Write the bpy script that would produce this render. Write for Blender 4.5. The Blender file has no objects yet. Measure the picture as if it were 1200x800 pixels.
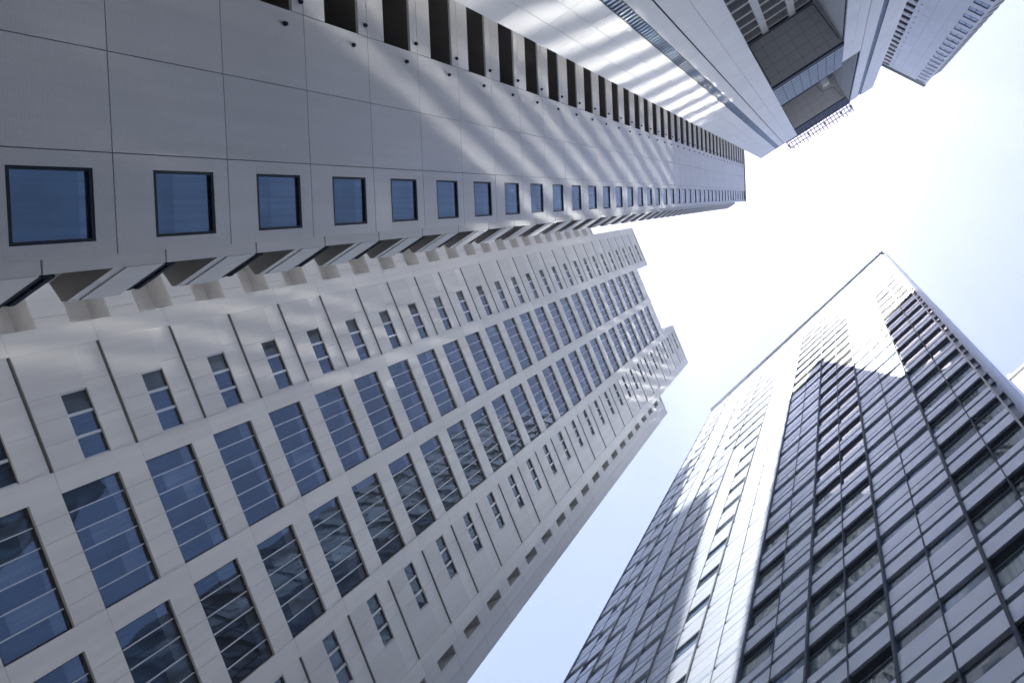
import bpy, math, random
from math import radians, cos, sin, pi
from mathutils import Matrix, Vector

random.seed(11)
scene = bpy.context.scene
COL = scene.collection

# ------------------------------------------------------------------ camera
# eye level of somebody standing between the towers and looking almost straight up
VX, VY, PX, PY, FPX = 972.56, 227.51, 873.9, 245.37, 800.0     # zenith, optical centre, focal length (1200 px frame)
def rot_to_zenith():
    v = Vector((VX - PX, VY - PY, FPX)).normalized()
    return v.rotation_difference(Vector((0, 0, 1))).to_matrix()
Rm = rot_to_zenith()
cam_d = bpy.data.cameras.new("Camera")
cam = bpy.data.objects.new("Camera", cam_d)
COL.objects.link(cam)
right, up, back = Rm @ Vector((1, 0, 0)), Rm @ Vector((0, -1, 0)), Rm @ Vector((0, 0, -1))
M = Matrix((right, up, back)).transposed().to_4x4()
cam.matrix_world = M
cam_d.sensor_fit = 'HORIZONTAL'
cam_d.sensor_width = 36.0
cam_d.lens = FPX / 1200.0 * 36.0
cam_d.shift_x = (600.0 - PX) / 1200.0
cam_d.shift_y = (PY - 400.0) / 1200.0
cam_d.clip_start = 0.1
cam_d.clip_end = 9000.0
scene.camera = cam

# ------------------------------------------------------------------ sky and sun
SUN_TAN = 3.05
SUN_DIR = Vector((-0.712, -0.699, SUN_TAN)).normalized()
world = bpy.data.worlds.new("World")
scene.world = world
world.use_nodes = True
wn = world.node_tree
wn.nodes.clear()
wo = wn.nodes.new('ShaderNodeOutputWorld')
wb = wn.nodes.new('ShaderNodeBackground')
sky = wn.nodes.new('ShaderNodeTexSky')
sky.sky_type = 'NISHITA'
sky.sun_disc = False
sky.sun_elevation = math.asin(SUN_DIR.z)
sky.sun_rotation = math.atan2(SUN_DIR.x, SUN_DIR.y)
sky.altitude = 30.0
sky.air_density = 1.2
sky.dust_density = 0.9
sky.ozone_density = 2.0
wb.inputs['Strength'].default_value = 0.052
tint = wn.nodes.new('ShaderNodeMix'); tint.data_type = 'RGBA'; tint.blend_type = 'MULTIPLY'
tint.inputs[0].default_value = 1.0; tint.inputs[7].default_value = (1.02, 0.932, 1.02, 1)
wn.links.new(sky.outputs[0], tint.inputs[6])
wn.links.new(tint.outputs[2], wb.inputs['Color'])
wn.links.new(wb.outputs[0], wo.inputs['Surface'])

sun_d = bpy.data.lights.new("Sun", 'SUN')
sun_d.energy = 2.7
sun_d.angle = radians(0.3)
sun_d.color = (1.0, 0.95, 0.875)
sun = bpy.data.objects.new("Sun", sun_d)
COL.objects.link(sun)
sun.location = (0, 0, 300)
sun.rotation_mode = 'QUATERNION'
sun.rotation_quaternion = SUN_DIR.to_track_quat('Z', 'Y')

scene.view_settings.view_transform = 'Standard'
scene.view_settings.look = 'None'
scene.view_settings.gamma = 1.0
scene.view_settings.use_curve_mapping = False
scene.view_settings.exposure = 2.36
scene.render.engine = 'CYCLES'
scene.cycles.max_bounces = 8
scene.cycles.diffuse_bounces = 7
scene.cycles.glossy_bounces = 4
scene.cycles.use_denoising = True
scene.cycles.sample_clamp_indirect = 25.0
# sunlight thrown back by mirror bands of the unseen tower added behind reaches the shaded fronts: guide the paths to it
scene.cycles.caustics_reflective = True
scene.cycles.blur_glossy = 0.0
scene.cycles.use_guiding = True
scene.cycles.guiding_training_samples = 128

# ------------------------------------------------------------------ materials
def new_mat(name):
    m = bpy.data.materials.new(name)
    m.use_nodes = True
    return m, m.node_tree.nodes, m.node_tree.links, m.node_tree.nodes['Principled BSDF']

def cladding(name, col, rough=0.55, var=0.10, scale=0.35, metal=0.0, spec=0.4, streak=0.06, bump=0.0):
    """painted / stone cladding: slow colour drift, faint rain streaks, fine grain"""
    m, n, l, b = new_mat(name)
    geo = n.new('ShaderNodeNewGeometry')
    n1 = n.new('ShaderNodeTexNoise'); n1.inputs['Scale'].default_value = scale; n1.inputs['Detail'].default_value = 5
    l.new(geo.outputs['Position'], n1.inputs['Vector'])
    mp = n.new('ShaderNodeMapping'); mp.inputs['Scale'].default_value = (1.7, 1.7, 0.06)
    l.new(geo.outputs['Position'], mp.inputs['Vector'])
    n2 = n.new('ShaderNodeTexNoise'); n2.inputs['Scale'].default_value = 1.0; n2.inputs['Detail'].default_value = 4
    l.new(mp.outputs[0], n2.inputs['Vector'])
    a1 = n.new('ShaderNodeMath'); a1.operation = 'MULTIPLY_ADD'; a1.inputs[1].default_value = var * 2; a1.inputs[2].default_value = 1 - var
    l.new(n1.outputs[0], a1.inputs[0])
    a2 = n.new('ShaderNodeMath'); a2.operation = 'MULTIPLY_ADD'; a2.inputs[1].default_value = streak * 2; a2.inputs[2].default_value = 1 - streak
    l.new(n2.outputs[0], a2.inputs[0])
    a3 = n.new('ShaderNodeMath'); a3.operation = 'MULTIPLY'
    l.new(a1.outputs[0], a3.inputs[0]); l.new(a2.outputs[0], a3.inputs[1])
    ta = n.new('ShaderNodeAttribute'); ta.attribute_name = 'tone'
    tm = n.new('ShaderNodeMath'); tm.operation = 'MULTIPLY_ADD'; tm.inputs[1].default_value = 0.035; tm.inputs[2].default_value = 1.0
    l.new(ta.outputs['Fac'], tm.inputs[0])
    a4 = n.new('ShaderNodeMath'); a4.operation = 'MULTIPLY'
    l.new(a3.outputs[0], a4.inputs[0]); l.new(tm.outputs[0], a4.inputs[1])
    mx = n.new('ShaderNodeVectorMath'); mx.operation = 'SCALE'
    mx.inputs[0].default_value = col
    l.new(a4.outputs[0], mx.inputs['Scale'])
    l.new(mx.outputs[0], b.inputs['Base Color'])
    b.inputs['Roughness'].default_value = rough
    b.inputs['Metallic'].default_value = metal
    b.inputs['Specular IOR Level'].default_value = spec
    if bump:
        n3 = n.new('ShaderNodeTexNoise'); n3.inputs['Scale'].default_value = 9; n3.inputs['Detail'].default_value = 3
        l.new(geo.outputs['Position'], n3.inputs['Vector'])
        bp = n.new('ShaderNodeBump'); bp.inputs['Strength'].default_value = bump; bp.inputs['Distance'].default_value = 0.02
        l.new(n3.outputs[0], bp.inputs['Height']); l.new(bp.outputs[0], b.inputs['Normal'])
    return m

def tile_mat(name, col, heading):
    """small glazed wall tiles with thin grout, laid in the plane of the facade"""
    m = cladding(name, col, rough=0.42, var=0.08, scale=0.22, streak=0.11)
    n, l = m.node_tree.nodes, m.node_tree.links
    b = n['Principled BSDF']
    geo = n.new('ShaderNodeNewGeometry')
    sx = n.new('ShaderNodeSeparateXYZ'); l.new(geo.outputs['Position'], sx.inputs[0])
    c, s = cos(radians(heading)), sin(radians(heading))
    m1 = n.new('ShaderNodeMath'); m1.operation = 'MULTIPLY'; m1.inputs[1].default_value = c; l.new(sx.outputs[0], m1.inputs[0])
    m2 = n.new('ShaderNodeMath'); m2.operation = 'MULTIPLY_ADD'; m2.inputs[1].default_value = s
    l.new(sx.outputs[1], m2.inputs[0]); l.new(m1.outputs[0], m2.inputs[2])
    cb = n.new('ShaderNodeCombineXYZ'); l.new(m2.outputs[0], cb.inputs[0]); l.new(sx.outputs[2], cb.inputs[1])
    br = n.new('ShaderNodeTexBrick')
    br.offset = 0.0
    br.inputs['Scale'].default_value = 1.0
    br.inputs['Brick Width'].default_value = 0.045
    br.inputs['Row Height'].default_value = 0.095
    br.inputs['Mortar Size'].default_value = 0.006
    br.inputs['Color1'].default_value = (1.0, 1.0, 1.0, 1)
    br.inputs['Color2'].default_value = (0.93, 0.935, 0.95, 1)
    br.inputs['Mortar'].default_value = (0.84, 0.84, 0.86, 1)
    l.new(cb.outputs[0], br.inputs['Vector'])
    src = b.inputs['Base Color'].links[0].from_socket
    mx = n.new('ShaderNodeMix'); mx.data_type = 'RGBA'; mx.blend_type = 'MULTIPLY'; mx.inputs[0].default_value = 1.0
    l.new(src, mx.inputs[6]); l.new(br.outputs[0], mx.inputs[7])
    l.new(mx.outputs[2], b.inputs['Base Color'])
    return m

def glass_mat(name, col, ior=1.9, rough=0.02, wav=0.04, var=0.3, wscale=0.5, coat=(1, 1, 1), folds=0.35):
    m, n, l, b = new_mat(name)
    geo = n.new('ShaderNodeNewGeometry')
    oi = n.new('ShaderNodeObjectInfo')
    n1 = n.new('ShaderNodeTexNoise'); n1.inputs['Scale'].default_value = wscale; n1.inputs['Detail'].default_value = 1
    l.new(geo.outputs['Position'], n1.inputs['Vector'])
    bp = n.new('ShaderNodeBump'); bp.inputs['Strength'].default_value = wav; bp.inputs['Distance'].default_value = 0.3
    l.new(n1.outputs[0], bp.inputs['Height']); l.new(bp.outputs[0], b.inputs['Normal'])
    a = n.new('ShaderNodeMath'); a.operation = 'MULTIPLY_ADD'; a.inputs[1].default_value = var * 2; a.inputs[2].default_value = 1 - var
    l.new(oi.outputs['Random'], a.inputs[0])
    mx = n.new('ShaderNodeVectorMath'); mx.operation = 'SCALE'; mx.inputs[0].default_value = col
    l.new(a.outputs[0], mx.inputs['Scale']); l.new(mx.outputs[0], b.inputs['Base Color'])
    # curtains and blinds hanging behind the pane: soft vertical folds, tone changing from pane to pane
    mp = n.new('ShaderNodeMapping'); mp.inputs['Scale'].default_value = (3.2, 3.2, 0.10)
    l.new(geo.outputs['Position'], mp.inputs['Vector'])
    n2 = n.new('ShaderNodeTexNoise'); n2.inputs['Scale'].default_value = 1.6; n2.inputs['Detail'].default_value = 4
    l.new(mp.outputs[0], n2.inputs['Vector'])
    r2 = n.new('ShaderNodeMapRange'); r2.inputs[1].default_value = 0.3; r2.inputs[2].default_value = 0.7
    r2.inputs[3].default_value = 1.0 - folds; r2.inputs[4].default_value = 1.0 + folds
    l.new(n2.outputs[0], r2.inputs[0])
    n3 = n.new('ShaderNodeTexNoise'); n3.inputs['Scale'].default_value = 0.33; n3.inputs['Detail'].default_value = 1
    l.new(geo.outputs['Position'], n3.inputs['Vector'])
    r3 = n.new('ShaderNodeMapRange'); r3.inputs[1].default_value = 0.35; r3.inputs[2].default_value = 0.65
    r3.inputs[3].default_value = 0.55; r3.inputs[4].default_value = 1.5
    l.new(n3.outputs[0], r3.inputs[0])
    m2 = n.new('ShaderNodeMath'); m2.operation = 'MULTIPLY'; l.new(r2.outputs[0], m2.inputs[0]); l.new(r3.outputs[0], m2.inputs[1])
    m3 = n.new('ShaderNodeMath'); m3.operation = 'MULTIPLY'; l.new(m2.outputs[0], m3.inputs[0]); l.new(a.outputs[0], m3.inputs[1])
    l.new(m3.outputs[0], mx.inputs['Scale'])
    b.inputs['Roughness'].default_value = rough
    b.inputs['IOR'].default_value = ior
    b.inputs['Specular Tint'].default_value = (*coat, 1)
    return m

MAT = {}
MAT['tileA'] = tile_mat('grey_wall_tile_1', (0.58, 0.58, 0.58), 88)
MAT['tileE'] = tile_mat('grey_wall_tile_2', (0.60, 0.63, 0.68), 28)
MAT['stone'] = cladding('pale_stone_panel', (0.77, 0.775, 0.78), rough=0.5, var=0.05, scale=0.2, streak=0.03)
MAT['soffit'] = cladding('soffit_panel', (0.50, 0.495, 0.48), rough=0.7, var=0.06)
MAT['white'] = cladding('white_precast', (0.79, 0.77, 0.735), rough=0.6, var=0.06, scale=0.3, streak=0.14)
MAT['inset'] = cladding('white_precast_inset', (0.72, 0.705, 0.68), rough=0.6, var=0.06, scale=0.3, streak=0.14)
MAT['silver'] = cladding('silver_aluminium_panel', (0.75, 0.82, 0.93), rough=0.45, var=0.05, scale=0.25, spec=0.3, metal=0.7, streak=0.03)
MAT['steel'] = cladding('brushed_steel', (0.30, 0.34, 0.40), rough=0.35, var=0.05, metal=0.6, streak=0.03)
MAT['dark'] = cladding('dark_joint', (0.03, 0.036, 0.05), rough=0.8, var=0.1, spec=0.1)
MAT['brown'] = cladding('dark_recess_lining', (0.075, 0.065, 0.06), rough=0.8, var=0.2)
MAT['frame'] = cladding('dark_window_frame', (0.02, 0.026, 0.042), rough=0.6, var=0.1, spec=0.12)
MAT['mull'] = cladding('slate_mullion', (0.10, 0.125, 0.165), rough=0.6, var=0.08, spec=0.2)
MAT['trim'] = cladding('pale_aluminium_trim', (0.58, 0.60, 0.62), rough=0.4, var=0.05, metal=0.2)
MAT['slat'] = cladding('blue_grey_slat', (0.42, 0.50, 0.62), rough=0.45, var=0.05)
MAT['stripglass'] = glass_mat('pale_blue_strip_glass', (0.28, 0.42, 0.64), ior=1.8, var=0.1, folds=0.08)
MAT['louvre'] = cladding('slate_louvre', (0.10, 0.125, 0.155), rough=0.6, var=0.1, spec=0.15)
MAT['precast'] = cladding('grey_precast', (0.50, 0.51, 0.525), rough=0.6, var=0.07, streak=0.08)
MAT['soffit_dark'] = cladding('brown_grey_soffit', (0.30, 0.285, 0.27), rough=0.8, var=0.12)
MAT['slate'] = cladding('slate_joint', (0.15, 0.18, 0.225), rough=0.6, var=0.08, spec=0.2)
MAT['groove'] = cladding('painted_gap_shade', (0.24, 0.24, 0.24), rough=0.8, var=0.2)  # grey standing in for the shade beneath the inset panels
MAT['roof'] = cladding('roof_felt', (0.22, 0.22, 0.22), rough=0.9, var=0.2)
MAT['sunwhite'] = cladding('white_render', (0.75, 0.74, 0.72), rough=0.7, var=0.05)
MAT['glassA'] = glass_mat('blue_window_glass', (0.03, 0.075, 0.12), ior=1.85, var=0.25, coat=(0.6, 0.8, 1.0), folds=0.2)
MAT['blind'] = glass_mat('blue_glass_over_blind', (0.05, 0.095, 0.14), ior=2.0, var=0.2, coat=(0.6, 0.8, 1.0))
MAT['glassB'] = glass_mat('deep_blue_glass', (0.013, 0.03, 0.055), ior=1.85, var=0.3, coat=(0.5, 0.72, 1.0))
MAT['glassB2'] = glass_mat('blue_glass_lit_blind', (0.065, 0.085, 0.11), ior=2.0, var=0.3, coat=(0.5, 0.72, 1.0))
MAT['glassC'] = glass_mat('teal_curtain_glass', (0.22, 0.30, 0.34), ior=2.9, var=0.3, wav=0.05)
MAT['glassS'] = glass_mat('strip_glass', (0.19, 0.29, 0.45), ior=2.6, var=0.2, folds=0.12)

# paving
def paving():
    m, n, l, b = new_mat('paving_slabs')
    geo = n.new('ShaderNodeNewGeometry')
    br = n.new('ShaderNodeTexBrick'); br.inputs['Scale'].default_value = 1.0
    br.inputs['Brick Width'].default_value = 0.9; br.inputs['Row Height'].default_value = 0.6; br.inputs['Mortar Size'].default_value = 0.008
    br.inputs['Color1'].default_value = (0.14, 0.14, 0.14, 1); br.inputs['Color2'].default_value = (0.12, 0.12, 0.12, 1); br.inputs['Mortar'].default_value = (0.06, 0.06, 0.06, 1)
    l.new(geo.outputs['Position'], br.inputs['Vector']); l.new(br.outputs[0], b.inputs['Base Color'])
    b.inputs['Roughness'].default_value = 0.8
    return m
MAT['paving'] = paving()

# ------------------------------------------------------------------ mesh helpers
class Fr:
    """facade frame: s along the wall, d out of the wall (towards the plaza), z up"""
    def __init__(self, heading, D=None, p=None):
        h = radians(heading)
        self.u = (cos(h), sin(h)); n = (-sin(h), cos(h))
        if p is not None: D = n[0] * p[0] + n[1] * p[1]
        self.D = D
        self.b = (n[0] * D, n[1] * D)
        sg = -1.0 if D > 0 else 1.0
        self.o = (n[0] * sg, n[1] * sg)
    def P(self, s, d, z):
        return (self.b[0] + self.u[0] * s + self.o[0] * d, self.b[1] + self.u[1] * s + self.o[1] * d, z)
    def V(self, s, d, z):                       # direction only
        return (self.u[0] * s + self.o[0] * d, self.u[1] * s + self.o[1] * d, z)

class MB:
    def __init__(self, *mats):
        self.v = []; self.f = []; self.m = []; self.mats = list(mats); self.smooth = []; self.tone = []
    def mi(self, mat):
        if mat not in self.mats: self.mats.append(mat)
        return self.mats.index(mat)
    def face(self, pts, mat, smooth=False):
        i = len(self.v); self.v += [tuple(p) for p in pts]
        self.f.append(tuple(range(i, i + len(pts)))); self.m.append(self.mi(mat)); self.smooth.append(smooth); self.tone.append(0.0)
    def hexa(self, p, mat):
        i = len(self.v); self.v += [tuple(q) for q in p]
        fs = [(0, 1, 2, 3), (4, 7, 6, 5), (0, 4, 5, 1), (1, 5, 6, 2), (2, 6, 7, 3), (3, 7, 4, 0)]
        k = self.mi(mat); t = random.uniform(-1, 1)
        for f in fs:
            self.f.append(tuple(i + a for a in f)); self.m.append(k); self.smooth.append(False); self.tone.append(t)
    def box(self, fr, s0, s1, d0, d1, z0, z1, mat, fn=None):
        g = fn or fr.P
        self.hexa([g(s0, d0, z0), g(s1, d0, z0), g(s1, d1, z0), g(s0, d1, z0),
                   g(s0, d0, z1), g(s1, d0, z1), g(s1, d1, z1), g(s0, d1, z1)], mat)
    def prism(self, poly, z0, z1, mat, mat_low=None, mat_top=None):
        n = len(poly)
        for i in range(n):
            a, b = poly[i], poly[(i + 1) % n]
            self.face([(a[0], a[1], z0), (b[0], b[1], z0), (b[0], b[1], z1), (a[0], a[1], z1)], mat)
        self.face([(p[0], p[1], z0) for p in poly][::-1], mat_low or mat)
        self.face([(p[0], p[1], z1) for p in poly], mat_top or mat)
    def bar(self, a, b, r, mat):
        a, b = Vector(a), Vector(b); t = (b - a).normalized()
        q = t.cross(Vector((0, 0, 1)))
        if q.length < 1e-3: q = t.cross(Vector((1, 0, 0)))
        q.normalize(); w = t.cross(q)
        c = [(q + w) * r, (q - w) * r, (-q - w) * r, (-q + w) * r]
        self.hexa([a + c[0], a + c[1], a + c[2], a + c[3], b + c[0], b + c[1], b + c[2], b + c[3]], mat)
    def mesh(self, name, off=(0, 0, 0)):
        me = bpy.data.meshes.new(name)
        me.from_pydata([(x - off[0], y - off[1], z - off[2]) for x, y, z in self.v], [], self.f)
        for k in self.mats: me.materials.append(MAT[k])
        me.polygons.foreach_set('material_index', self.m)
        me.polygons.foreach_set('use_smooth', self.smooth)
        at = me.attributes.new('tone', 'FLOAT', 'FACE'); at.data.foreach_set('value', self.tone)
        import bmesh
        bm = bmesh.new(); bm.from_mesh(me)
        bmesh.ops.recalc_face_normals(bm, faces=bm.faces)
        bm.to_mesh(me); bm.free()
        me.update()
        return me
    def build(self, name, root=None, kind=None):
        off = root['base'] if root is not None and 'base' in root else (0, 0, 0)
        o = bpy.data.objects.new(name, self.mesh(name, off))
        COL.objects.link(o)
        if root is not None: o.parent = root
        if kind: o['kind'] = kind
        return o

GROUND = -1.6
def thing(name, label, cat, base, group=None):
    o = bpy.data.objects.new(name, None)
    COL.objects.link(o)
    o.location = (base[0], base[1], GROUND)
    o['base'] = (base[0], base[1], GROUND)
    o['label'] = label; o['category'] = cat
    if group: o['group'] = group
    o.empty_display_size = 3
    return o

def place(name, me, root, pos, parent=None):
    """a part that shares its mesh with its repeats"""
    o = bpy.data.objects.new(name, me)
    COL.objects.link(o)
    if parent is not None:
        o.parent = parent
        o.location = pos
    else:
        o.parent = root
        b = root['base']
        o.location = (pos[0] - b[0], pos[1] - b[1], pos[2] - b[2])
    return o

# ------------------------------------------------------------------ ground
g = MB()
g.face([(-1500, -1500, GROUND), (1500, -1500, GROUND), (1500, 1500, GROUND), (-1500, 1500, GROUND)], 'paving')
go = g.build('ground'); go['kind'] = 'structure'

# ================================================================== tiled towers (left one, and its twin at the top right)
FH = 4.06
ZA = 18.62

def panel_grid(mb, fr, cols, zs, mat, gap=0.035, d0=-0.25, d1=0.0):
    for a, b in zip(cols, cols[1:]):
        for c, e in zip(zs, zs[1:]):
            mb.box(fr, a + gap / 2, b - gap / 2, d0, d1, c + gap / 2, e - gap / 2, mat)

def tiled_tower(root, fr, tile, sg, edges, win, slot_in, slot_out, z_first, k0, k1, roof, caps, loggia, double):
    """sg=+1: the windows lie towards +s and the slots towards -s; positions are given along s"""
    zj = [z_first + FH * k for k in range(k0, k1 + 1)]
    S = lambda a, b: (a, b) if a < b else (b, a)
    wall = MB(tile, 'dark')
    gap = 0.03
    # plain panel columns
    for a, b in zip(edges[:-1], edges[1:-1]):
        a_, b_ = S(a, b)
        panel_grid(wall, fr, [a_, b_], [GROUND] + zj, tile, gap)
    # panel column with the windows
    a_, b_ = S(edges[-2], edges[-1]); w0, w1 = S(*win)
    for z in zj[:-1]:
        e = z + FH - gap / 2; c = z + gap / 2
        wall.box(fr, a_ + gap / 2, b_ - 0.0, -0.3, 0, c, z + 1.25, tile)
        wall.box(fr, a_ + gap / 2, b_ - 0.0, -0.3, 0, z + 3.46, e, tile)
        wall.box(fr, a_ + gap / 2, w0, -0.3, 0, z + 1.25, z + 3.46, tile)
        wall.box(fr, w1, b_ - 0.0, -0.3, 0, z + 1.25, z + 3.46, tile)
    wall.box(fr, a_ + gap / 2, b_, -0.3, 0, GROUND, zj[0] - gap / 2, tile)
    # piers between the slots, with the joint in the middle of each
    so, si = slot_out, slot_in
    a_, b_ = S(si, so)
    for z in zj[:-1]:
        wall.box(fr, a_, b_ - gap / 2 if sg > 0 else b_, -2.6, 0, z + gap / 2, z + 1.24, tile)
        wall.box(fr, a_, b_ - gap / 2 if sg > 0 else b_, -2.6, 0, z + 3.44, z + FH - gap / 2, tile)
    wall.box(fr, a_, b_, -2.6, 0, GROUND, zj[0] - gap / 2, tile)
    # dark backing seen in the joints, end return, roof edge
    lo, hi = S(edges[0], edges[-1])
    wall.box(fr, lo + 0.03, hi - 0.06, -2.75, -0.3 + 0.02 - 0.06, GROUND, zj[-1] - 0.05, 'dark')
    e0, e1 = (hi - 0.06, hi) if sg > 0 else (lo, lo + 0.06)
    wall.box(fr, e0, e1, -2.7, -0.32, GROUND, zj[-1], tile)
    wall.build('wall', root)
    rf = MB('frame', 'roof')
    lo2, hi2 = S(slot_in, edges[-1])
    rf.box(fr, lo2 - 0.1, hi2 + 0.12, -3.2, 0.12, zj[-1] + 0.02, roof, 'frame')
    rf.build('parapet', root)
    # windows
    z = 0
    hw = (w1 - w0) / 2
    wm = MB('frame')
    fw = 0.10
    for q in ((-hw, -hw + fw, -1.105, 1.105), (hw - fw, hw, -1.105, 1.105), (-hw + fw, hw - fw, -1.105, -1.105 + fw), (-hw + fw, hw - fw, 1.105 - fw, 1.105)):
        wm.box(fr, q[0], q[1], -0.29, -0.01, q[2], q[3], 'frame', fn=fr.V)
    if double:
        wm.box(fr, -0.05, 0.05, -0.24, -0.03, -1.105 + fw, 1.105 - fw, 'frame', fn=fr.V)
    wm = wm.mesh('window')
    pms = []
    for drop in (0.62, 0.15, 0.75, -0.35, 0.45):
        pm = MB('glassA', 'blind')
        t1, t2 = random.uniform(-0.012, 0.012), random.uniform(-0.012, 0.012)
        pm.face([fr.V(-hw + fw, -0.1 + t1, -1.0), fr.V(hw - fw, -0.1, -1.0), fr.V(hw - fw, -0.1, drop), fr.V(-hw + fw, -0.1 + t2, drop)], 'glassA')
        pm.face([fr.V(-hw + fw, -0.1 + t2, drop), fr.V(hw - fw, -0.1, drop), fr.V(hw - fw, -0.1, 1.0), fr.V(-hw + fw, -0.1 + t2, 1.0)], 'blind')
        pms.append(pm.mesh('pane'))
    # dark slot niches
    ns = abs(so - si) - 0.03
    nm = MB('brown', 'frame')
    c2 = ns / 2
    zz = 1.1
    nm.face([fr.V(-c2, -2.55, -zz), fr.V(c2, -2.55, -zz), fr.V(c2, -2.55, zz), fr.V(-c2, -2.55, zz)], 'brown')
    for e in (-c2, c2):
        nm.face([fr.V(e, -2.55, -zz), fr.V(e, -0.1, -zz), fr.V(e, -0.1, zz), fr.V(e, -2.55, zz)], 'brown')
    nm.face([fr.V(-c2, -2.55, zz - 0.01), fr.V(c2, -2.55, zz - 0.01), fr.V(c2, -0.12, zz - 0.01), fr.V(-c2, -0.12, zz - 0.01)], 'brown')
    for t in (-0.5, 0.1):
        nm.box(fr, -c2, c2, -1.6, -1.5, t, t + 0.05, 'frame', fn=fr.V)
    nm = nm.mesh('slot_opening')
    # round vent caps
    cm = MB('dark')
    R = 0.105
    ring = [[(R * cos(a) * q, R * sin(a) * q, h) for a in [2 * pi * i / 10 for i in range(10)]] for q, h in ((1, 0.0), (1, 0.06), (0.7, 0.12), (0.25, 0.15))]
    for r0, r1 in zip(ring, ring[1:]):
        for i in range(10):
            j = (i + 1) % 10
            cm.face([fr.V(x, h, y) for x, y, h in (r0[i], r0[j], r1[j], r1[i])], 'dark', True)
    cm.face([fr.V(x, h, y) for x, y, h in ring[-1]], 'dark')
    cm = cm.mesh('vent_cap')
    wc = (w0 + w1) / 2; sc = (so + si) / 2
    for z in zj[:-1]:
        w = place('window', wm, root, fr.P(wc, 0, z + 2.355))
        place('pane', random.choice(pms), root, (0, 0, 0), parent=w)
        place('slot_opening', nm, root, fr.P(sc, 0, z + 2.34))
        place('vent_cap', cm, root, fr.P(caps[0], 0.0, z - 1.05 + FH))
        place('vent_cap', cm, root, fr.P(caps[1], 0.0, z - 0.16 + FH))
    # corner strip and loggias, set back behind the face
    L = loggia
    st = MB('precast', 'dark')
    for z in [GROUND - 0 + 0.0] if False else zj[:-1]:
        a, b = S(L['s0'], L['s1'])
        st.box(L['fr'], a, b, -0.4, 0, z + 0.03, z + FH - 0.03, 'precast')
    st.box(L['fr'], a + 0.05, b - 0.05, -1.6, -0.4, GROUND, zj[-1], 'dark')
    st.build('corner_strip', root)
    f2 = L['f2']; o = L['o']; q = L['q']; f3 = L['f3']
    c0 = (f2.P(o, 0, 0)[0], f2.P(o, 0, 0)[1])
    def along(p, u, t): return (p[0] + u[0] * t, p[1] + u[1] * t)
    c1 = along(c0, (f2.u[0] * q, f2.u[1] * q), 2.28)
    c1b = along(c1, L['dch'], 0.2)
    c2_ = along(c1b, L['d3'], 5.5)
    c3 = along(c2_, (-fr.o[0], -fr.o[1]), 3.0)
    c4 = (fr.P(L['s0'], -6.5, 0)[0], fr.P(L['s0'], -6.5, 0)[1])
    c5 = (fr.P(L['s0'], -4.4, 0)[0], fr.P(L['s0'], -4.4, 0)[1])
    poly = [c0, c1, c1b, c2_, c4, c5]
    ctr = poly[0]
    def mk(fn_):
        mb_ = MB(); fn_(mb_)
        return mb_
    def slab(mb_):
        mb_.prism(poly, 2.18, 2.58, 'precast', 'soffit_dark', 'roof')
    def par(mb_):
        a, b = (o, o + 2.28 * q) if q > 0 else (o - 2.28, o)
        mb_.box(f2, a, b, -0.22, 0.04, 2.60, 3.97, 'precast')
        # wall along the third side
        e0 = Vector((c1b[0], c1b[1], 0)); e1 = Vector((c2_[0], c2_[1], 0)); nrm = Vector((-(e1 - e0).y, (e1 - e0).x, 0)).normalized() * 0.1
        pts = [e0 + nrm, e1 + nrm, e1 - nrm, e0 - nrm]
        mb_.prism([(p.x, p.y) for p in pts], 2.60, 3.97, 'precast')
    def rail(mb_):
        a, b = sorted((o + 0.1 * q, o + 1.95 * q))
        mb_.box(f2, a, b, -0.12, 0.05, 3.98, 4.10, 'frame')
        mb_.box(f2, a, b, -0.12, 0.05, 4.30, 4.48, 'frame')
        for t in (0.12, 0.9, 1.9):
            mb_.box(f2, o + t * q - 0.03, o + t * q + 0.03, -0.10, 0.03, 4.10, 4.30, 'frame')
    for nm_, fn_ in (('loggia_slab', slab), ('loggia_parapet', par), ('loggia_rail', rail)):
        mb_ = mk(fn_); me = mb_.mesh(nm_, (ctr[0], ctr[1], 0))
        for z in zj[:-1]:
            if nm_ == 'loggia_rail' and z > zj[-2] - 1: continue
            place(nm_, me, root, (ctr[0], ctr[1], z))
    # body behind
    core = MB('stone', 'roof')
    b_in = along(along(c1b, L['d3'], 0.7), (-f2.o[0], -f2.o[1]), 0.1)
    b_in2 = along(b_in, L['d3'], 5.0)
    k_ = fr.P(L['s0'], -2.9, 0); k2_ = fr.P(slot_in, -2.9, 0); k3_ = fr.P(slot_in, -20, 0)
    k4_ = along((k3_[0], k3_[1]), (b_in2[0] - b_in[0], b_in2[1] - b_in[1]), 0.6)
    core.prism([(k2_[0], k2_[1]), (k_[0], k_[1]), b_in, b_in2, (k3_[0], k3_[1])], GROUND, zj[-1] + 0.0, 'stone', mat_top='roof')
    core.build('core', root)
    return c0, c1

frA = Fr(88, 22.0)
frS = Fr(88, 24.75)
cA = frS.P(1.66, 0, 0)
frL = Fr(148, p=cA)
oA = frL.u[0] * cA[0] + frL.u[1] * cA[1]
rootA = thing('office_tower', 'grey tiled tower at upper left with square blue windows and a row of dark slots', 'building', frA.P(-5, -6, 0))
h208 = (cos(radians(233)), sin(radians(233)))
h178 = (cos(radians(178)), sin(radians(178)))
tiled_tower(rootA, frA, 'tileA', +1, [-8.42, -5.22, -2.08, 1.05], (-1.59, 0.62), -14.4, -8.42, ZA, -4, 39, 178.2,
            (-7.8, -8.94), dict(fr=frS, s0=0.6, s1=1.66, f2=frL, o=oA, q=1, f3=None, d3=h208, dch=h178), False)

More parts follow.
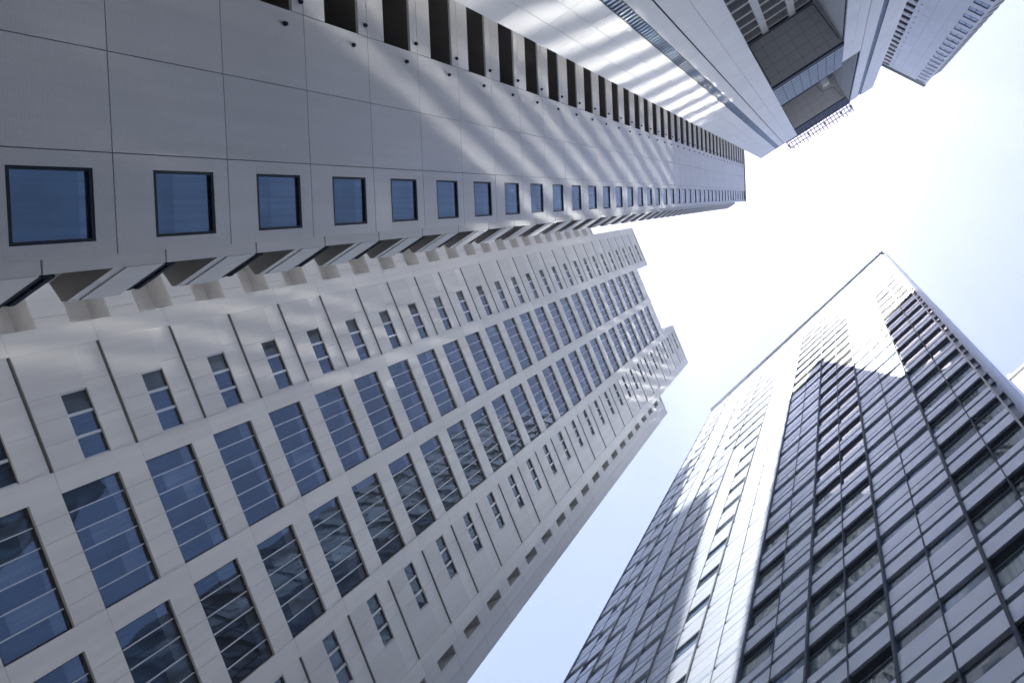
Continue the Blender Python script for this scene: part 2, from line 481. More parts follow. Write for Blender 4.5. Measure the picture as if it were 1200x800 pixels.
frE = Fr(28, -35.26)
frSE = Fr(28, -38.0)
cE = frSE.P(8.75, 0, 0)
frLE = Fr(-32, p=cE)
if frLE.o[0] * (-cE[0]) + frLE.o[1] * (-cE[1]) < 0: pass
oE = frLE.u[0] * cE[0] + frLE.u[1] * cE[1]
rootE = thing('office_tower', 'small bluish tower at the top right corner with a row of paired windows', 'building', frE.P(2, -6, 0))
hm92 = (cos(radians(-92)), sin(radians(-92)))
hm62 = (cos(radians(-62)), sin(radians(-62)))
tiled_tower(rootE, frE, 'tileE', +1, [-2.22, 0.9, 3.53, 8.1], (5.27, 7.69), -4.6, -2.22, 17.7, -4, 39, 178.9,
            (-1.4, -2.6), dict(fr=frSE, s0=7.6, s1=8.75, f2=frLE, o=oE, q=1, f3=None, d3=hm92, dch=hm62), True)

# ================================================================== slab tower with the recess (between the tiled towers)
frM = Fr(-32, -18.13)
DPT = 7.7
rootM = thing('office_tower', 'pale panelled tower with narrow blue glass strips and a deep balcony recess', 'building', frM.P(6, -8, 0))
ROOFM = 185.0
zm = [36.78 + FH * k for k in range(-9, 37)]; zm = [z for z in zm if z < ROOFM - 1] + [ROOFM]
wm = MB('stone', 'dark')
colsL = [-10.72, -9.13, -7.48, -5.82]; colsL2 = [-4.77, -3.27, -1.21, 1.0]
for cc in (colsL, colsL2):
    panel_grid(wm, frM, cc, [GROUND] + zm, 'stone', 0.03)
wm.box(frM, -10.68, 0.97, -0.6, -0.24, GROUND, ROOFM - 0.05, 'dark')
wm.box(frM, -3.33, -3.21, -0.2, 0.04, GROUND, ROOFM - 0.1, 'dark')
zg1 = [z for z in zm if z < 118] + [119.4]
panel_grid(wm, frM, [13.8, 15.7, 17.45], [GROUND] + zg1, 'stone', 0.03)
panel_grid(wm, frM, [17.55, 19.8], [GROUND] + zm, 'stone', 0.03)
panel_grid(wm, frM, [20.8, 22.7, 24.64], [GROUND] + zm, 'stone', 0.03)
wm.box(frM, 13.84, 17.5, -0.6, -0.24, GROUND, 119.3, 'dark')
wm.box(frM, 17.52, 24.6, -0.6, -0.24, GROUND, ROOFM - 0.05, 'dark')
# solid wings and the recess' own walls
wm.box(frM, -10.7, 0.98, -20, -0.6, GROUND, ROOFM - 0.1, 'stone')
wm.box(frM, 17.48, 24.62, -20, -0.6, GROUND, ROOFM - 0.1, 'stone')
wm.box(frM, 13.82, 17.48, -20, -0.6, GROUND, 119.2, 'stone')
wm.build('wall', rootM)
# returns of the recess in smaller grey panels
rt = MB('soffit', 'dark')
zr = [z for z in zm if z > 100]
for i in range(4):
    a, b = -0.62 - i * 1.75, -0.62 - (i + 1) * 1.75
    for c, e in zip([119.45] + zm[31:], zm[31:]):
        if e > 119.5: rt.box(frM, 17.40, 17.47, b + 0.02, a - 0.02, max(c, 119.45) + 0.02, e - 0.02, 'soffit')
rt.build('recess_return', rootM)
# glass strips: panes stacked up the wall
def strip(s0, s1):
    gs = MB('stripglass', 'frame', 'trim')
    gs.face([frM.P(s0, -0.20, GROUND), frM.P(s1, -0.20, GROUND), frM.P(s1, -0.20, ROOFM - 0.3), frM.P(s0, -0.20, ROOFM - 0.3)], 'stripglass')
    o = gs.build('glass_strip', rootM)
    fr_ = MB('mull', 'frame')
    z = zm[0]
    while z < ROOFM - 1:
        fr_.box(frM, s0 + 0.06, s1 - 0.06, -0.19, -0.12, z, z + 0.16, 'slat'); z += FH / 6
    for a in (s0, s1 - 0.06):
        fr_.box(frM, a, a + 0.06, -0.19, -0.01, GROUND, ROOFM - 0.3, 'mull')
    f = fr_.build('transom_grid', rootM); f.parent = o; f.location = (0, 0, 0)
strip(-5.82, -4.77); strip(19.8, 20.8)
# back wall of the recess: floor edges, dark windows, pilasters
bk = MB('soffit', 'stone', 'dark')
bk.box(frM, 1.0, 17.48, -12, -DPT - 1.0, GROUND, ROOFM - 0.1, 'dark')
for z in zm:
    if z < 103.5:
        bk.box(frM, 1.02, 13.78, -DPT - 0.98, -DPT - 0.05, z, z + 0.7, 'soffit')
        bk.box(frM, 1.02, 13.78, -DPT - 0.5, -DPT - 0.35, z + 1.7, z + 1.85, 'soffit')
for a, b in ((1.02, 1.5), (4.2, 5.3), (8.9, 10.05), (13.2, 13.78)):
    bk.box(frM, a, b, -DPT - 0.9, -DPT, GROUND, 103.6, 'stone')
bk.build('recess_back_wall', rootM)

def groove(mb, pts, z, w=0.07):
    for a, b in zip(pts, pts[1:]):
        va, vb = Vector((a[0], a[1])), Vector((b[0], b[1])); t = (vb - va).normalized(); n = Vector((-t.y, t.x)) * w
        va = va - t * 0.02; vb = vb + t * 0.02
        c = [va + n, vb + n, vb - n, va - n]
        mb.hexa([frM.P(p.x, p.y, z) for p in c] + [frM.P(p.x, p.y, z + 0.02) for p in c], 'dark')
def rounded(pts, r=0.6, n=5):
    out = [pts[0]]
    for a, b, c in zip(pts, pts[1:], pts[2:]):
        a, b, c = Vector(a), Vector(b), Vector(c)
        p0 = b + (a - b).normalized() * r; p1 = b + (c - b).normalized() * r
        for i in range(n + 1):
            t = i / n
            q = p0 * (1 - t) ** 2 + b * 2 * t * (1 - t) + p1 * t * t
            out.append((q.x, q.y))
    return out + [pts[-1]]
# lower bridge volume in the recess
Z1, Z1b, Z1c = 103.75, 105.6, 123.2
br = MB('soffit', 'dark', 'frame')
br.box(frM, 1.02, 13.78, -DPT - 0.04, -0.25, Z1, Z1c - 0.1, 'soffit')
jm = Z1 - 0.012
for i in range(1, 6):
    s = 1.02 + i * 12.76 / 6
    br.box(frM, s - 0.02, s + 0.02, -DPT + 0.1, -0.4, jm, Z1 + 0.01, 'mull')
for i in range(1, 5):
    d = -DPT * i / 5
    br.box(frM, 1.1, 13.7, d - 0.02, d + 0.02, jm - 0.004, Z1 + 0.01, 'mull')
groove(br, rounded([(1.3, -0.8), (1.5, -DPT + 0.15), (13.0, -DPT + 0.15), (13.45, -0.9)]), Z1 - 0.03)
bo = br.build('bridge_floor', rootM)
lv = MB('frame', 'dark', 'glassS')
lv.box(frM, 1.03, 13.77, -0.24, 0.06, Z1 - 0.02, Z1b, 'frame')
lv.face([frM.P(1.03, -0.22, Z1b), frM.P(13.77, -0.22, Z1b), frM.P(13.77, -0.22, Z1c), frM.P(1.03, -0.22, Z1c)], 'dark')
z = Z1b + 0.9
while z < Z1c:
    lv.box(frM, 1.03, 13.77, -0.21, 0.02, z, z + 0.85, 'slat'); z += 1.95
for i in range(1, 8):
    s = 1.03 + i * 12.74 / 8
    lv.box(frM, s - 0.05, s + 0.05, -0.21, 0.035, Z1b, Z1c, 'mull')
lv.box(frM, 1.03, 13.77, -0.24, 0.07, Z1c, Z1c + 0.3, 'frame')
lv.build('bridge_louvre', rootM)
# crown sitting on the roofs of both wings
cs0, cs1, CD = -2.94, 19.05, -1.54
cr = MB('soffit', 'frame', 'roof')
cr.box(frM, cs0, cs1, -16, CD - 0.3, ROOFM + 0.02, 202.0, 'soffit')
for i in range(1, 7):
    s = 1.02 + i * 16.4 / 7
    cr.box(frM, s - 0.02, s + 0.02, -12, CD - 0.5, ROOFM + 0.008, ROOFM + 0.03, 'mull')
for i in range(1, 6):
    d = CD - i * 1.9
    cr.box(frM, 1.1, 17.3, d - 0.02, d + 0.02, ROOFM + 0.004, ROOFM + 0.03, 'mull')
groove(cr, rounded([(1.25, -1.9), (1.4, -9.0), (12.2, -9.0), (12.7, -6.2), (15.9, -5.8), (16.6, -2.3)], 0.5), ROOFM - 0.02)
cr.box(frM, 13.4, 15.4, -9.0, -6.9, 179.5, ROOFM + 0.01, 'stone')
cr.build('crown', rootM)
cg = MB('glassC', 'frame', 'mull')
cg.face([frM.P(cs0, CD, ROOFM + 0.05), frM.P(cs1, CD, ROOFM + 0.05), frM.P(cs1, CD, 202), frM.P(cs0, CD, 202)], 'frame')
cg.box(frM, cs0 - 0.03, cs1 + 0.03, CD - 0.28, CD + 0.05, ROOFM - 0.03 + 0.06, ROOFM + 1.1, 'frame')
for i in range(15):
    s = cs0 + 0.4 + i * (cs1 - cs0 - 0.8) / 14
    cg.box(frM, s - 0.05, s + 0.05, CD + 0.002, CD + 0.12, ROOFM + 1.1, 202.2, 'mull')
cg.box(frM, cs0 - 0.03, cs1 + 0.03, CD - 0.28, CD + 0.14, 202.0, 202.6, 'frame')
cg.build('crown_glazing', rootM)
# window cleaning gantry cantilevered from the crown
gy = MB('mull', 'steel')
zg = 203.2
for i in range(20):
    s = cs0 + 0.3 + i * (cs1 - cs0 - 0.6) / 19
    L_ = 2.5 + 0.35 * ((i * 7) % 3)
    gy.bar(frM.P(s, CD - 1, zg), frM.P(s, CD + L_, zg), 0.11, 'mull')
    if i % 3 == 0:
        gy.bar(frM.P(s, CD + 0.2, zg - 1.0), frM.P(s, CD + 2.4, zg), 0.10, 'mull')
        gy.bar(frM.P(s, CD + 2.4, zg - 0.1), frM.P(s, CD + 2.4, zg + 1.2), 0.10, 'mull')
    if i in (0, 6, 11, 16, 19):
        gy.box(frM, s - 0.35, s + 0.35, CD + 0.9, CD + 1.5, zg - 0.15, zg + 0.5, 'mull')
for d in (0.7, 1.9):
    gy.bar(frM.P(cs0, CD + d, zg + 0.08), frM.P(cs1, CD + d, zg + 0.08), 0.11, 'mull')
gy.bar(frM.P(cs0, CD + 0.7, zg), frM.P(cs0 + 1.2, CD + 2.6, zg), 0.11, 'mull')
gy.bar(frM.P(cs1, CD + 0.7, zg), frM.P(cs1 - 1.2, CD + 2.6, zg), 0.11, 'mull')
gy.build('cleaning_gantry', rootM)
# roof edge trims of the two wings
rp = MB('stone')
rp.box(frM, -10.74, cs0 - 0.1, -3, 0.03, ROOFM, ROOFM + 0.35, 'stone')
rp.box(frM, 20.9, 24.66, -3, 0.03, ROOFM, ROOFM + 0.35, 'stone')
rp.build('roof_edge', rootM)
# unseen tower added behind, shaped to cast the left shadow on the silver tower
rw = MB('stone', 'roof')
def shadow_pt(s, z, H):
    x = 0.724 * s + 0.69 * 14.8; y = -0.69 * s + 0.724 * 14.8
    L = (H - z) / SUN_TAN
    return (x - 0.712 * L, y - 0.699 * L)
HR = 243.0
poly = [shadow_pt(*p, HR) for p in ((-47.5, 71), (-45, 72.3), (-40.9, 78.9), (-32.6, 75.4), (-31.8, 70.8), (-27.5, 41.3))]
a = poly[0]; b = poly[-1]
poly = poly + [(b[0] - 0.712 * 14, b[1] - 0.699 * 14), (a[0] - 0.712 * 14, a[1] - 0.699 * 14)]
rw.prism(poly, GROUND, HR, 'stone', mat_top='roof')
rw.build('unseen_shadow_tower', rootM)

# ================================================================== white grid tower
frB = Fr(67, 38.8)
FB = 4.0; ZB = 27.84
rootB = thing('office_tower', 'white gridded tower with two rows of wide blue windows between white piers', 'building', frB.P(5, -12, 0))
BANDS = [(-9.2, -8.05), (-2.17, -1.11), (4.72, 5.86), (11.72, 12.8), (18.7, 19.85)]
TOP_MID, TOP_SIDE = 125.2, 132.0
KB0 = -6
for i, (a, b) in enumerate(BANDS):
    pw = MB('white', 'dark')
    top = TOP_MID + 0.05 if i == 2 else TOP_SIDE
    z = GROUND
    zs = [GROUND] + [ZB - 0.06 + FB * k for k in range(KB0, 40) if ZB + FB * k < top - 1.5] + [top]
    for c, e in zip(zs, zs[1:]):
        pw.box(frB, a, b, -1.2, 0.12, c + 0.008, e - 0.008, 'white')
    pw.build('pier', rootB)
sp = MB('white', 'inset', 'dark')
def kz(k): return ZB + FB * k
for k in range(KB0 - 1, 26):
    z0, z1 = kz(k) + 2.66, kz(k) + 3.93
    for (a, b), kmax in (((-1.11, 4.72), 23), ((5.86, 11.72), 23)):
        if k > kmax: continue
        for i in range(6):
            w = (b - a) / 6
            sp.box(frB, a + i * w + (0.007 if i else 0), a + (i + 1) * w - (0.007 if i < 5 else 0), -0.6, 0.04, z0, z1 + 0.05, 'white')
    for (a, b), kmax, nar in (((-8.05, -2.17), 25, 'L'), ((12.8, 18.7), 25, 'R')):
        if k > kmax: continue
        zt = min(z1 + 0.02, TOP_SIDE)
        cols = [a, a + 1.95, a + 3.9, b] if nar == 'L' else [a, a + 1.2, a + 2.3, a + 3.45, b]
        for c, e in zip(cols, cols[1:]):
            sp.box(frB, c + (0.007 if c > a else 0), e - (0.007 if e < b else 0), -0.5, 0.03, z0, zt - 0.08, 'white')
for k in range(KB0, 26):
    zb = kz(k)
    # recessed infill panels of the narrow-window bays, windows cut out
    if zb + 2.6 > TOP_SIDE: continue
    for a, b in ((-8.05, -2.17), (12.8, 18.7)): sp.box(frB, a + 0.01, b - 0.01, -0.5, 0.065, zb - 0.045, zb - 0.004, 'groove')  # strip coloured dark as the shade under each inset panel
    a, b = -8.05, -2.17
    w0, w1, y0 = -5.74, -2.25, zb + 1.38
    cols = [a, w0]
    sp.box(frB, a, w0 - 0.006, -0.5, 0.09, zb + 0.0, zb + 2.63, 'inset')
    for c, e in ((w0, -4.6), (-4.6, -3.42), (-3.42, b)):
        sp.box(frB, c + 0.006, e - 0.006, -0.5, 0.09, zb + 0.0, y0, 'inset')
    sp.box(frB, w1, b, -0.5, 0.09, y0, zb + 2.63, 'inset')
    a, b = 12.8, 18.7
    w0, w1, y0 = 12.9, 16.24, zb + 1.58
    sp.box(frB, w1 + 0.006, b, -0.5, 0.09, zb + 0.0, zb + 2.63, 'inset')
    for c, e in ((a, 14.0), (14.0, 15.1), (15.1, w1)):
        sp.box(frB, c + 0.006, e - 0.006, -0.5, 0.09, zb + 0.0, y0, 'inset')
    sp.box(frB, a, w0, -0.5, 0.09, y0, zb + 2.63, 'inset')
sp.box(frB, -1.11, 11.72, -0.6, 0.04, TOP_MID - 1.36, TOP_MID + 0.0, 'white')
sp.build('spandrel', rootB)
# window parts
def win_mesh_B():
    hw = 2.915; h0 = 0.0; h1 = 2.64
    f = MB('frame', 'trim')
    f.box(frB, -hw, hw, -0.26, -0.08, h0, h0 + 0.09, 'frame', fn=frB.V)
    f.box(frB, -hw, hw, -0.26, -0.08, h1 - 0.07, h1, 'frame', fn=frB.V)
    for i in range(1, 6):
        s = -hw + i * 2 * hw / 6
        f.box(frB, s - 0.03, s + 0.03, -0.22, -0.05, h0 + 0.09, h1 - 0.07, 'trim', fn=frB.V)
    for s in (-hw, hw - 0.05):
        f.box(frB, s, s + 0.05, -0.26, -0.06, h0 + 0.09, h1 - 0.07, 'frame', fn=frB.V)
    return f.mesh('window')
def pane_mesh_B(v):
    hw = 2.865; p = MB('glassB', 'glassB2')
    random.seed(v)
    for i in range(6):
        a = -hw + i * 2 * hw / 6; b = a + 2 * hw / 6
        t = 2.57 - random.choice((0.25, 0.45, 0.55, 0.55, 0.7, 0.7, 1.1, 1.9))
        dd = -0.16 + random.uniform(-0.004, 0.004); tl = random.uniform(-0.013, 0.013)
        p.face([frB.V(a, dd, 0.05), frB.V(b, dd + tl, 0.05), frB.V(b, dd + tl, t), frB.V(a, dd, t)], 'glassB')
        p.face([frB.V(a, dd, t), frB.V(b, dd + tl, t), frB.V(b, dd + tl, 2.6), frB.V(a, dd, 2.6)], 'glassB2')
    return p.mesh('pane')
wB = win_mesh_B(); pB = [pane_mesh_B(v) for v in range(11)]
n_ = 0
for k in range(KB0 + 2, 24):
    for c in ((-1.11 + 4.72) / 2, (5.86 + 11.72) / 2):
        w = place('window', wB, rootB, frB.P(c, 0, kz(k)))
        place('pane', pB[(n_ * 7) % 11], rootB, (0, 0, 0), parent=w); n_ += 1
def nwin(w, h, first_pale):
    f = MB('trim', 'frame')
    f.box(frB, 0, w, -0.20, -0.06, 0, 0.06, 'trim', fn=frB.V); f.box(frB, 0, w, -0.20, -0.06, h - 0.06, h, 'frame', fn=frB.V)
    for i in range(4):
        s = i * w / 3
        f.box(frB, max(0, s - 0.075), min(w, s + 0.075), -0.20, -0.01, 0.06, h - 0.06, 'trim', fn=frB.V)
    p = MB('glassB', 'glassB2')
    for i in range(3):
        a, b = i * w / 3, (i + 1) * w / 3
        p.face([frB.V(a, -0.12, 0), frB.V(b, -0.12, 0), frB.V(b, -0.12, h), frB.V(a, -0.12, h)], 'glassB2' if (i == 0 and first_pale) else 'glassB')
    return f.mesh('narrow_window'), p.mesh('pane')
nL = nwin(3.49, 1.275, True); nR = nwin(3.34, 1.075, False)
for k in range(KB0 + 2, 26):
    if kz(k) + 2.6 > TOP_SIDE: continue
    for (m1, m2), s, dz in ((nL, -5.74, 1.38), (nR, 12.9, 1.58)):
        w = place('narrow_window', m1, rootB, frB.P(s, 0, kz(k) + dz))
        place('pane', m2, rootB, (0, 0, 0), parent=w)
# solid body, roofs
bd = MB('dark', 'white', 'roof')
bd.box(frB, -9.1, 19.75, -26, -0.62, GROUND, TOP_MID - 0.05, 'dark')
for a, b in ((-9.2, -1.11), (11.72, 19.85)):
    bd.box(frB, a, b, -26, -1.25, TOP_MID - 0.05, TOP_SIDE - 0.05, 'white')
    bd.box(frB, a + 0.02, b - 0.02, -1.25, -0.52, TOP_MID - 0.04, TOP_SIDE - 0.06, 'white')
    bd.box(frB, a, b, -3, 0.14, TOP_SIDE - 0.02, TOP_SIDE + 0.4, 'white')
bd.box(frB, -9.2, -9.1, -26, -1.2, GROUND, TOP_SIDE - 0.1, 'white')
bd.box(frB, 19.75, 19.85, -26, -1.2, GROUND, TOP_SIDE - 0.1, 'white')
bd.build('body', rootB)
# set-back wings at both ends with one loggia a floor
frBW = Fr(67, 43.56)
TOPW = 123.2
def wing(a, b, lo, hi, dep=1.3, smat='white'):
    """a..b loggia zone (next to the main block), lo..hi plain outer wall"""
    w = MB('white', 'dark')
    x0, x1 = sorted((lo, hi))
    zs = [GROUND] + [ZB + 1.1 + FB * k for k in range(KB0, 24)] + [TOPW]
    for c, e in zip(zs, zs[1:]):
        m_ = (x0 + x1) / 2
        w.box(frBW, x0, m_ - 0.01, -0.5, 0, c + 0.012, e - 0.012, 'white')
        w.box(frBW, m_ + 0.01, x1, -0.5, 0, c + 0.012, e - 0.012, 'white')
    w.box(frBW, x0 + 0.05, x1 - 0.02, -20, -0.5, GROUND, TOPW - 0.05, 'white')
    y0, y1 = sorted((a, b))
    w.box(frBW, y0, y1, -20, -dep, GROUND, TOPW - 0.05, smat)
    w.box(frBW, min(x0, y0), max(x1, y1), -3, 0.05, TOPW - 0.04, TOPW + 0.5, 'white')
    w.build('wing_wall', rootB)
    sl = MB(smat); sl.box(frBW, y0, y1, -dep + 0.02, -0.02, 0, 0.35, smat)
    pr = MB('white')
    m_ = (y0 + y1) / 2
    pr.box(frBW, y0, m_ - 0.012, -0.2, 0.03, 0.02, 1.75, 'white'); pr.box(frBW, m_ + 0.012, y1, -0.2, 0.03, 0.02, 1.75, 'white')
    c = frBW.P(m_, 0, 0)
    sl = sl.mesh('loggia_slab', c); pr = pr.mesh('loggia_parapet', c)
    for k in range(KB0, 24):
        z = ZB + 1.1 + FB * k
        if z + 1.8 > TOPW: continue
        place('loggia_slab', sl, rootB, (c[0], c[1], z))
        place('loggia_parapet', pr, rootB, (c[0], c[1], z))
wing(19.9, 23.2, 23.2, 25.75, 3.4, 'soffit')
wing(-9.25, -12.6, -12.6, -15.15)

# ================================================================== silver curtain-wall tower
frC = Fr(-43.6, 14.8)
FC = 4.095; BAY = 2.486; TOPC = 132.4
rootC = thing('office_tower', 'silver banded office tower at the lower right, half of its front in bright sun', 'building', frC.P(-22, -15, 0))
def bay(i): return (-0.6 - (i + 1) * BAY, -0.6 - i * BAY if i else -1.1)
KIND = {0: 'D', 1: 'D', 2: 'S', 3: 'S', 4: 'D', 5: 'D', 6: 'S', 7: 'D', 8: 'F', 9: 'F', 10: 'D', 11: 'D', 12: 'S', 13: 'S', 14: 'F', 15: 'S', 16: 'D', 17: 'S'}
NB = 18
cl = MB('silver', 'dark')
K0, K1 = 2, 31
S_END = bay(NB - 1)[0]
cl.box(frC, S_END + 0.02, -1.05, -1.2, -0.22, GROUND, TOPC - 0.6, 'louvre')
deep_pos, slit_pos = [], []
for i in range(NB):
    a, b = bay(i); a += 0.03; b -= 0.03
    kd = KIND[i]
    for k in range(0, K1):
        z = k * FC
        if z - 1 < GROUND: continue
        kk = kd
        if i in (6,) and k >= 20: kk = 'D'
        if i == 7 and 11 < k < 20: kk = 'S'
        if i == 11 and k < 20: kk = 'F'
        if i == 12 and k >= 21: kk = 'D'
        # spandrel and sill panels
        cl.box(frC, a, b, -0.2, 0.0, z - 0.20 * FC, z + 0.035 * FC, 'silver')
        cl.box(frC, a, b, -0.2, -0.01, z + (0.115 if i < 8 else 0.115) * FC, z + (0.268 if i < 8 else 0.268) * FC, 'silver')
        if kk == 'D':
            deep_pos.append((k, i, frC.P((a + b) / 2 if i else -0.6 - BAY / 2, 0, z)))
            if i >= 8: cl.box(frC, a, b, -0.2, 0.0, z + 0.60 * FC, z + 0.79 * FC, 'silver')
        else:
            lo_, hi_ = 0.298, 0.555
            cl.box(frC, a, b, -0.2, -0.01, z + lo_ * FC, z + hi_ * FC, 'silver')
            if kk == 'S':
                slit_pos.append((k, i, frC.P((a + b) / 2, 0, z)))
            else:
                cl.box(frC, a, b, -0.2, -0.01, z + 0.585 * FC, z + 0.785 * FC, 'silver')
zt = K1 * FC
cl.box(frC, S_END, -1.1, -0.55, 0.0, zt - 0.20 * FC, TOPC - 1.9, 'silver')
cl.build('cladding', rootC)
bod = MB('silver', 'roof')
bod.box(frC, S_END - 0.1, -1.0, -28, -1.25, GROUND, TOPC - 0.7, 'silver')
bod.build('body', rootC)
cp = MB('silver', 'steel')
cp.box(frC, S_END - 0.3, -0.35, -2.5, 0.55, TOPC - 1.85, TOPC - 1.55, 'silver')
cp.box(frC, S_END - 0.3, -0.35, -2.5, 0.40, TOPC - 1.55, TOPC, 'silver')
cp.build('parapet', rootC)
mu = MB('slate', 'trim')
for i in range(NB + 1):
    s = -0.6 - i * BAY
    big = (i % 2 == 0)
    if i == 0:
        mu.box(frC, -1.13, -1.0, -0.5, 0.06, GROUND, TOPC - 1.9, 'trim'); continue
    if big: mu.box(frC, s - 0.075, s + 0.075, -0.3, 0.10, GROUND, TOPC - 1.9, 'slate')
    else: mu.box(frC, s - 0.035, s + 0.035, -0.3, 0.03, GROUND, TOPC - 1.9, 'slate')
mu.build('mullion', rootC)
# rounded steel corner columns
def corner(s_in, sg):
    cc = MB('steel')
    r = 1.0; N = 18
    sc = s_in; ds = -r - 0.12
    prof = [(sc + sg * r * sin(t), ds + r * cos(t)) for t in [pi / 2 * j / N for j in range(N + 1)]] + [(sc + sg * r, ds - 3.0)]
    for (s0, d0), (s1, d1) in zip(prof, prof[1:]):
        z = GROUND
        for e in [FC * q for q in range(0, 33)] + [TOPC - 0.2]:
            cc.face([frC.P(s0, d0, z), frC.P(s1, d1, z), frC.P(s1, d1, e - 0.012), frC.P(s0, d0, e - 0.012)], 'steel', True); z = e
    cc.build('corner_column', rootC)
corner(-1.0, 1); corner(S_END - 0.05, -1)
hwC = BAY / 2 - 0.03
def deep_mesh(v):
    # sill transom, head transom and a dark louvred ventilation band above the glass
    f = MB('slate', 'frame')
    top = 0.80 if v else 0.60
    f.box(frC, -hwC, hwC, -0.18, -0.05, 0.275 * FC, 0.30 * FC, 'slate', fn=frC.V)
    f.box(frC, -hwC, hwC, -0.18, -0.06, 0.585 * FC, 0.61 * FC, 'louvre', fn=frC.V)
    for e in (-hwC, hwC - 0.05):
        f.box(frC, e, e + 0.05, -0.18, -0.07, 0.30 * FC, top * FC, 'louvre', fn=frC.V)
    if v:
        for q in range(6):
            z = (0.612 + 0.031 * q) * FC
            f.hexa([frC.V(-hwC + 0.05, -0.17, z + 0.06), frC.V(hwC - 0.05, -0.17, z + 0.06), frC.V(hwC - 0.05, -0.08, z), frC.V(-hwC + 0.05, -0.08, z),
                    frC.V(-hwC + 0.05, -0.17, z + 0.08), frC.V(hwC - 0.05, -0.17, z + 0.08), frC.V(hwC - 0.05, -0.08, z + 0.02), frC.V(-hwC + 0.05, -0.08, z + 0.02)], 'louvre')
    return f.mesh('window')
def deep_pane(v):
    random.seed(50 + v)
    mt = 'glassS' if v >= 6 else 'glassC'
    p = MB(mt)
    q = random.uniform(-0.02, 0.02)
    p.face([frC.V(-hwC, -0.14, 0.29 * FC), frC.V(hwC, -0.14 + q, 0.29 * FC), frC.V(hwC, -0.14 + q, 0.59 * FC), frC.V(-hwC, -0.14, 0.59 * FC)], mt)
    return p.mesh('pane')
dms = [deep_mesh(0), deep_mesh(1)]; dp = [deep_pane(v) for v in range(9)]
deep_pos.sort(key=lambda t: (abs(t[0] - 8) + (0 if t[1] < 8 else 8), t[1]))
def visible(k, i):
    return k >= 5
near = [t for t in deep_pos if visible(t[0], t[1])][:98]
rest = [t for t in deep_pos if t not in near]
for j, (k, i, p) in enumerate(near):
    w = place('window', dms[1 if i < 8 else 0], rootC, p)
    place('pane', dp[(k * 5 + i) % 6 if i < 8 else 6 + k % 3], rootC, (0, 0, 0), parent=w)
rs = MB('slate', 'frame', 'glassC')
for k, i, p in rest:
    z = p[2]
    g_ = lambda s, d, zz, p=p: (p[0] + frC.V(s, d, 0)[0], p[1] + frC.V(s, d, 0)[1], p[2] + zz)
    rs.box(frC, -hwC, hwC, -0.18, -0.05, 0.275 * FC, 0.30 * FC, 'slate', fn=g_)
    rs.face([g_(-hwC, -0.14, 0.29 * FC), g_(hwC, -0.14, 0.29 * FC), g_(hwC, -0.14, 0.60 * FC), g_(-hwC, -0.14, 0.60 * FC)], 'glassC')
rs.build('window', rootC, kind='stuff')
sm = MB('glassS', 'frame')
sm.face([frC.V(-hwC, -0.16, 0.60 * FC), frC.V(hwC, -0.16, 0.60 * FC), frC.V(hwC, -0.16, 0.745 * FC), frC.V(-hwC, -0.16, 0.745 * FC)], 'glassS')
sm.box(frC, -hwC, hwC, -0.3, -0.12, 0.585 * FC, 0.60 * FC, 'frame', fn=frC.V)
sm = sm.mesh('slit_window')
slit_pos.sort(key=lambda t: (t[1] > 6, abs(t[0] - 9)))
near_s = [t for t in slit_pos if t[0] >= 5][:98]
for k, i, p in near_s:
    place('slit_window', sm, rootC, p)
rs = MB('glassS')
for k, i, p in slit_pos:
    if (k, i, p) in near_s: continue
    g_ = lambda s, d, zz, p=p: (p[0] + frC.V(s, d, 0)[0], p[1] + frC.V(s, d, 0)[1], p[2] + zz)
    rs.face([g_(-hwC, -0.16, 0.60 * FC), g_(hwC, -0.16, 0.60 * FC), g_(hwC, -0.16, 0.745 * FC), g_(-hwC, -0.16, 0.745 * FC)], 'glassS')
rs.build('slit_window', rootC, kind='stuff')

# ================================================================== sunlit white tower peeping out at the right edge
rootD = thing('office_tower', 'sunlit white tower just showing behind the silver tower at the right edge', 'building', (45, 36))
frD = Fr(-43.6, 57.0)
wd = MB('sunwhite', 'mull', 'roof')
sD = 0.42
wd.box(frD, sD, sD + 36, -0.5, 0.01, 128.0, 156.0, 'sunwhite')
for k in range(0, 32):
    z = k * 4.0
    wd.box(frD, sD, sD + 36, -0.5, 0, z + 0.03 if k else GROUND, z + 2.2, 'sunwhite')
    for j in range(12):
        wd.box(frD, sD + j * 3, sD + j * 3 + 0.9, -0.5, -0.02, z + 2.2, z + 4.0, 'sunwhite')
wd.box(frD, sD + 0.05, sD + 36, -30, -0.5, GROUND, 155.8, 'sunwhite')
wd.box(frD, sD - 0.2, sD + 36.2, -30, 0.3, 156, 157.2, 'sunwhite')
wd.build('wall', rootD)
wg = MB('glassC')
wg.face([frD.P(sD + 0.9, -0.3, 0), frD.P(sD + 36, -0.3, 0), frD.P(sD + 36, -0.3, 128), frD.P(sD + 0.9, -0.3, 128)], 'glassC')
wg.build('ribbon_glazing', rootD)
ms = MB('mull')
ms.bar(frD.P(sD + 0.4, -0.6, 157), frD.P(sD + 0.4, -0.6, 160), 0.12, 'mull')
ms.box(frD, sD + 0.05, sD + 0.75, -1.0, -0.3, 159.0, 160.2, 'mull')
ms.build('roof_beacon', rootD)

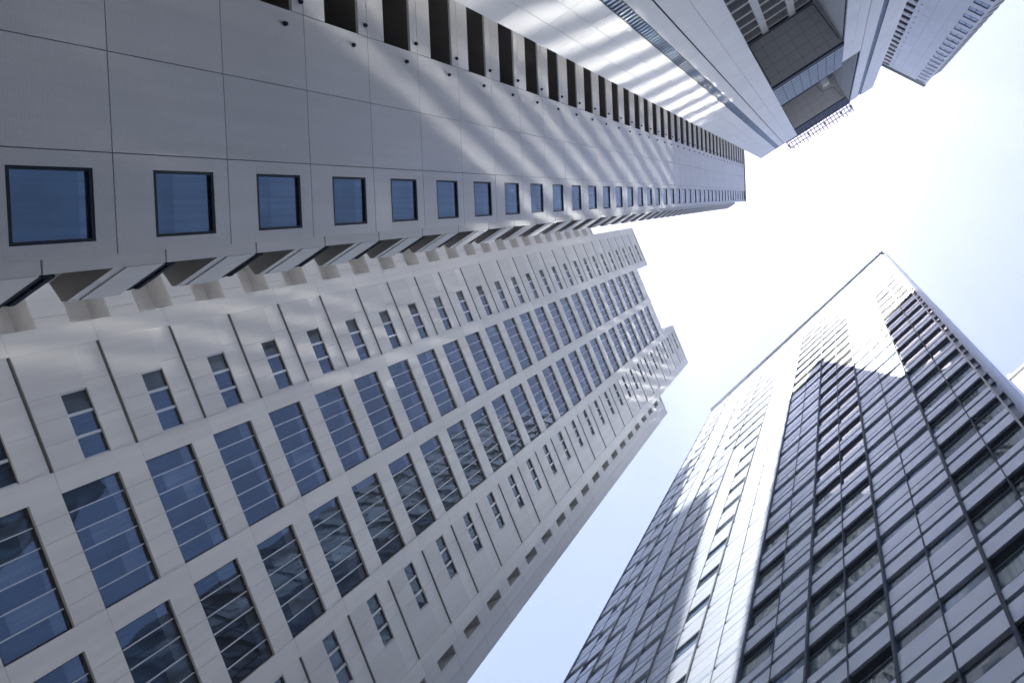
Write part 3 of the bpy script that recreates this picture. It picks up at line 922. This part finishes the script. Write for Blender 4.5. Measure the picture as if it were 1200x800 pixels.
# ================================================================== unseen mirror-banded tower added behind the silver one to throw sun streaks
mm, _n, _l, bb = new_mat('sun_reflector_mirror')
bb.inputs['Base Color'].default_value = (0.60, 0.61, 0.62, 1)
bb.inputs['Metallic'].default_value = 1.0
bb.inputs['Roughness'].default_value = 0.018
MAT['mirror'] = mm
frF = Fr(-43.6, 41.0)
rootF = thing('office_tower', 'unseen tower added behind the silver tower, its mirror bands throwing sunlight streaks', 'building', frF.P(-30, -15, 0))
tf = MB('mull', 'roof')
tf.box(frF, -60, -3, -30, -0.1, GROUND, 298.0, 'mull')
tg = MB('mirror')
FP = 6.4
for k in range(0, 46):
    z = 6.0 + k * FP
    tf.box(frF, -60, -3, -0.1, 0.0, z + 2.2, min(z + FP, 298.3) - 0.03, 'mull')
    if z < 213:
        tf.box(frF, -60, -3, -0.1, -0.02, z, z + 2.17, 'frame'); continue
    for j in range(19):
        s0 = -60 + j * 3
        tg.box(frF, s0 + 0.02, s0 + 2.98, -0.1, -0.03, z, z + 2.17, 'mirror')
tf.build('wall', rootF)
tg.build('ribbon_glazing', rootF)  # mirror bands added to bounce sunlight onto the shaded fronts

# ================================================================== unseen blocks outside the frame: low one mirrored in windows, taller ones added to darken lower walls
def low_block(x0, x1, y0, y1, h, label):
    r = thing('office_block', label, 'building', ((x0 + x1) / 2, (y0 + y1) / 2))
    w = MB('mull', 'roof', 'frame')
    z = GROUND
    w.prism([(x0, y0), (x1, y0), (x1, y1), (x0, y1)], GROUND, h, 'mull', mat_top='roof')
    w.build('wall', r)
    b = MB('glassC')
    while z + 4 < h:
        for p in ((x0 - 0.05, y0, x0 - 0.05, y1), (x0, y0 - 0.05, x1, y0 - 0.05), (x1 + 0.05, y0, x1 + 0.05, y1), (x0, y1 + 0.05, x1, y1 + 0.05)):
            b.face([(p[0], p[1], z + 1.2), (p[2], p[3], z + 1.2), (p[2], p[3], z + 3.2), (p[0], p[1], z + 3.2)], 'glassC')
        z += 4
    b.build('ribbon_glazing', r)
low_block(34, 64, -20, 13, 54, 'low grey office block across the plaza facing the tiled tower')
low_block(31, 66, 15.5, 80, 92, 'unseen taller block added across the plaza to darken the lower walls')
low_block(42, 80, -90, -21, 95, 'unseen block added behind the small bluish tower to shade the lower walls')
low_block(-110, -28, 68, 112, 76, 'unseen block added at the far side below the frame, darkening the lower walls')

# ================================================================== air
hz = MB()
hz.prism([(-1600, -1600), (1600, -1600), (1600, 1600), (-1600, 1600)], GROUND - 1.0, 262.0, None)
hm = bpy.data.materials.new('thin_haze'); hm.use_nodes = True
hn = hm.node_tree.nodes; hn.remove(hn['Principled BSDF'])
pv = hn.new('ShaderNodeVolumePrincipled')
pv.inputs['Color'].default_value = (0.92, 0.95, 1.0, 1)
pv.inputs['Density'].default_value = 0.0007
pv.inputs['Anisotropy'].default_value = 0.55
hm.node_tree.links.new(pv.outputs[0], hn['Material Output'].inputs['Volume'])
MAT[None] = hm
ho = hz.build('haze'); ho['kind'] = 'stuff'
